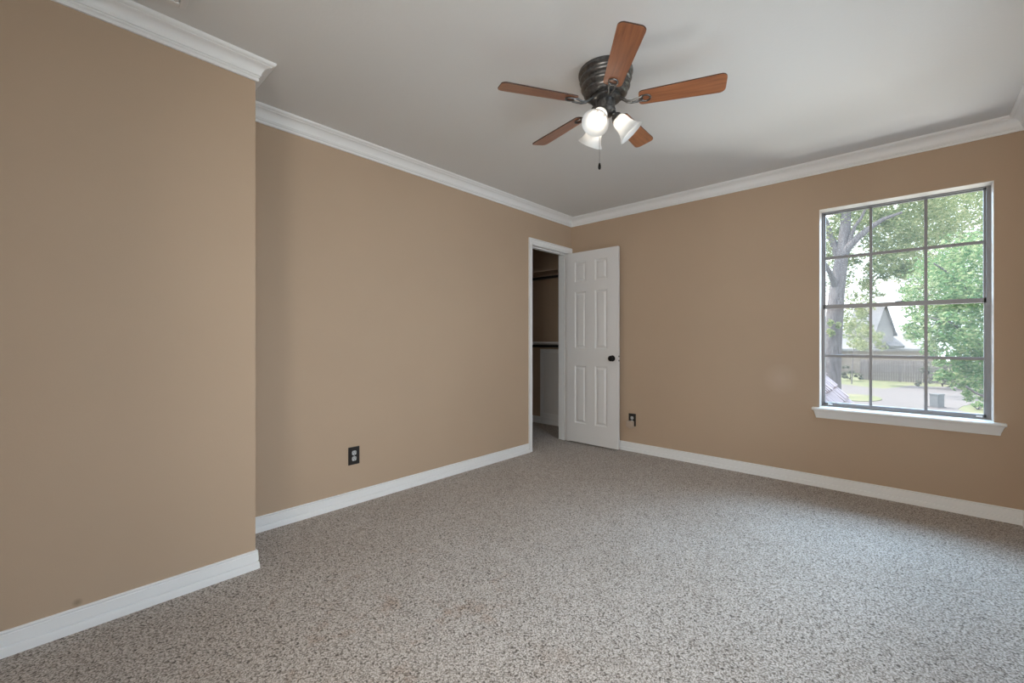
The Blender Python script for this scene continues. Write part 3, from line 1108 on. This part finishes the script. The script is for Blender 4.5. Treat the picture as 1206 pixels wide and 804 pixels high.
shrub('low flowering shrub on the lawn between the trunk and the fence', G(1001, 446.5), [bl(1000, 441, 34, 9, 6, 150), bl(1009, 444, 34, 6, 3.5, 80), bl(994, 436, 34, 5, 6, 60)], 0.13, M['leaf_dry'], 21)
shrub('grey-green bush against the fence below the dense green tree', G(1110, 455), [bl(1108, 438, 28.5, 22, 13, 420), bl(1135, 440, 28, 22, 15, 420), bl(1084, 444, 28.5, 8, 10, 90)], 0.12, M['leaf_dry'], 22)
shrub('low leafy plant on the grass at the lower right corner of the window', G(1152, 482), [bl(1151, 477, 20, 8, 4, 90), bl(1160, 474, 20, 8, 5, 90)], 0.09, M['leaf_green'], 23)

# fence: weathered boards, on posts
fence = empty('fence', (0, 0, 0))
tag(fence, 'weathered grey board fence across the far side of the driveway', 'fence')
fa, fb = G(1013.5, 447.2), G(1190, 456.5)
dv = (fb - fa)
ln_ = dv.length
dv.normalize()
nv = Vector((-dv.y, dv.x, 0))
rg = random.Random(4)
w = MB()
pw_ = 0.14
mx = Matrix.Translation(fa) @ Matrix(((dv.x, nv.x, 0, 0), (dv.y, nv.y, 0, 0), (0, 0, 1, 0), (0, 0, 0, 1)))
for k in range(int(ln_ / pw_)):
    h = 1.66 + rg.uniform(-.02, .02)
    w.box((k * pw_ + .006, -.012 + rg.uniform(-.004, .004), .03), ((k + 1) * pw_ - .006, .010, h), 0, mx)
w.build('fence_boards', M['fence'], fence)
for k in range(int(ln_ / 2.4) + 1):
    MB().box((k * 2.4 - .05, .035, 0), (k * 2.4 + .05, .135, 1.7), 0, mx).build('fence_post', M['fence'], fence)
for zz in (.35, 1.3):
    MB().box((0, .010, zz), (ln_, .036, zz + .09), 0, mx).build('fence_rail', M['fence'], fence)

# neighbouring house
HD = 42.0
house = empty('house', (0, 0, 0))
tag(house, 'neighbouring brick house with a steep grey gable beyond the fence', 'house')
Rv = Vector((math.cos(YAW), math.sin(YAW), 0))
Fv = Vector((-math.sin(YAW), math.cos(YAW), 0))


def HM(u, d):
    """local frame of a house block: x along the picture plane, y away, z up from the ground, at u, d"""
    q = P(u, CY, d)
    return Matrix.Translation((q.x, q.y, GZ)) @ Matrix(((Rv.x, Fv.x, 0, 0), (Rv.y, Fv.y, 0, 0), (0, 0, 1, 0), (0, 0, 0, 1)))


def hz_(v, d):
    return CAM.z + (CY - v) / F_PX * d - GZ


def wd(px, d):
    return px * d / F_PX


hm = HM(1030, HD)
we = hz_(409.5, HD)
MB().box((wd(-90, HD), 0, 0), (wd(75, HD), 9, we), 0, hm).build('wall', M['brick'], house)


def gable_roof(x0, x1, y0_, y1_, ze, zr, ov=0.35, th=0.16):
    """ridge along x"""
    ym = (y0_ + y1_) / 2
    a = [(x0 - ov, y0_ - ov, ze - .12), (x0 - ov, ym, zr), (x0 - ov, y1_ + ov, ze - .12), (x0 - ov, y1_ + ov, ze - .12 - th), (x0 - ov, ym, zr - th), (x0 - ov, y0_ - ov, ze - .12 - th)]
    return MB().prism(a, (x0 - ov, 0, 0), (x1 + ov, 0, 0), hm)


gable_roof(wd(-90, HD), wd(75, HD), 0, 9, we, hz_(391, HD + 4.5)).build('roof', M['roof_pale'], house)
# fascia board
MB().box((wd(-90, HD) - .35, -.40, we - .30), (wd(75, HD) + .35, -.35, we - .08), 0, hm).build('fascia', M['siding'], house)
# steep gable
gx0, gx1, gxm = wd(-1, HD), wd(21, HD), wd(10, HD)
zb, zp, zg = we + .05, hz_(357, HD), hz_(388, HD)
w = MB()
w.prism([(gx0, -.1, zb), (gx1, -.1, zb), (gx1, -.1, zg), (gxm, -.1, zp), (gx0, -.1, zg)], (0, 0, 0), (0, 3.2, 0), hm)
w.build('gable_wall', M['siding'], house)
sl = Vector((gx1 - gxm, 0, zg - zp))
for s, nm in ((1, 'gable_roof'), (-1, 'gable_roof')):
    ex = gxm + s * (gx1 - gxm) * 1.18
    ez = zp + (zg - zp) * 1.18
    MB().prism([(gxm, -.35, zp + .05), (ex, -.35, ez), (ex, -.35, ez - .18), (gxm, -.35, zp - .16)], (0, 0, 0), (0, 3.7, 0), hm).build(nm, M['roof_dark'], house)
# small dark lean-to roof in front of the gable
MB().prism([(wd(10, HD), -.8, hz_(407, HD)), (wd(27, HD), -.8, hz_(407, HD)), (wd(30, HD), 1.6, hz_(389, HD)), (wd(12, HD), 1.6, hz_(389, HD))], (0, 0, 0), (0, .1, -.2), hm).build('porch_roof', M['roof_dark'], house)
MB().box((wd(-60, HD), -.05, .9), (wd(-45, HD), .05, 2.1), 0, hm).build('window', M['aluminium'], house)

# utility box on the driveway
ub = G(1103.5, 480)
box = empty('utility_box', ub, YAW + math.radians(12))
tag(box, 'grey metal utility box standing on the driveway', 'utility box')
MB().box((-.20, -.17, .05), (.20, .17, .60), .01).build('cabinet', M['box_grey'], box)
MB().box((-.215, -.185, .60), (.215, .185, .67), .015).build('lid', M['box_grey'], box)
MB().box((-.25, -.22, 0.008), (.25, .22, .05)).build('pad', M['concrete'], box)
MB().box((-.165, -.178, .10), (.165, -.171, .56), .002).build('front_panel', M['box_grey'], box)

# shingled lower roof just outside the window
ROOF = empty('shingle_roof', (0, 0, 0))
tag(ROOF, 'brown shingled lower roof rising just outside the lower left of the window', 'roof')
pA, pB = Vector((2.092, 1.6, 0.786)), Vector((2.371, 1.6, 0.448))
slope = (pB - pA).normalized()
ridge = pA - slope * 0.45
eave = pB + slope * 0.60
yN, yF = 0.22, 1.6
nrm = Vector((-slope.z, 0, slope.x))
if nrm.z < 0:
    nrm = -nrm
ex = 0.14
length = (eave - ridge).length
w = MB()
und = -0.035
lft = Vector((2 * ridge.x - eave.x, 0, eave.z))
w.prism([(ridge.x, yN, ridge.z + und), (eave.x, yN, eave.z + und), (eave.x, yN, eave.z + und - .12), (ridge.x, yN, ridge.z + und - .14), (lft.x, yN, lft.z + und - .12), (lft.x, yN, lft.z + und)], (0, yN, 0), (0, yF - .02, 0))
w.build('roof_deck', M['siding'], ROOF)
rg = random.Random(9)
k = int(length / ex)
w = MB()
for r in range(k + 1):
    s0 = length - r * ex
    s1 = max(s0 - ex * 1.25, 0)
    y = yN - rg.uniform(0, .1)
    y = max(yN, y)
    while y < yF - 0.005:
        wd_ = rg.uniform(.04, .075)
        y2 = min(y + wd_, yF)
        if yF - y2 < .03:
            y2 = yF
        lift = rg.uniform(.010, .018)
        jit = rg.uniform(0, .012)
        q0 = ridge + slope * (s0 - jit)
        q1 = ridge + slope * s1
        a = [q0 + nrm * (lift + .004 - .03), q0 + nrm * (lift - .022 + .012), q1 + nrm * (-.018), q1 + nrm * (-.026)]
        pts = [(p.x, y + .002, p.z) for p in a]
        w.prism(pts, (0, y + .002, 0), (0, y2 - .002, 0))
        y = y2
w.build('shingles', M['shingle'], ROOF)
w = MB()
for r in range(k + 1):
    s0 = length - r * ex
    s1 = max(s0 - ex * 1.25, 0)
    a = []
    for p in (ridge + slope * s0 + nrm * .004, ridge + slope * s0 + nrm * -.016, ridge + slope * s1 + nrm * -.028, ridge + slope * s1 + nrm * -.018):
        a.append((2 * ridge.x - p.x, yN, p.z))
    w.prism(a, (0, yN, 0), (0, yF, 0))
w.build('rear_shingles', M['shingle'], ROOF)
# gable end of the lower roof down to the ground
w = MB()
w.prism([(ridge.x, yF - .25, ridge.z - .22), (eave.x - .12, yF - .25, eave.z - .06), (eave.x - .12, yF - .25, GZ), (lft.x + .12, yF - .25, GZ), (lft.x + .12, yF - .25, lft.z - .06)], (0, 0, 0), (0, .12, 0))
w.build('gable_wall', M['brick'], ROOF)
# wall of the house below the room's floor
struct(MB().box((-T, 0.0, GZ), (XC + T, 0.17, -0.15)).build('wall_below', M['brick']))
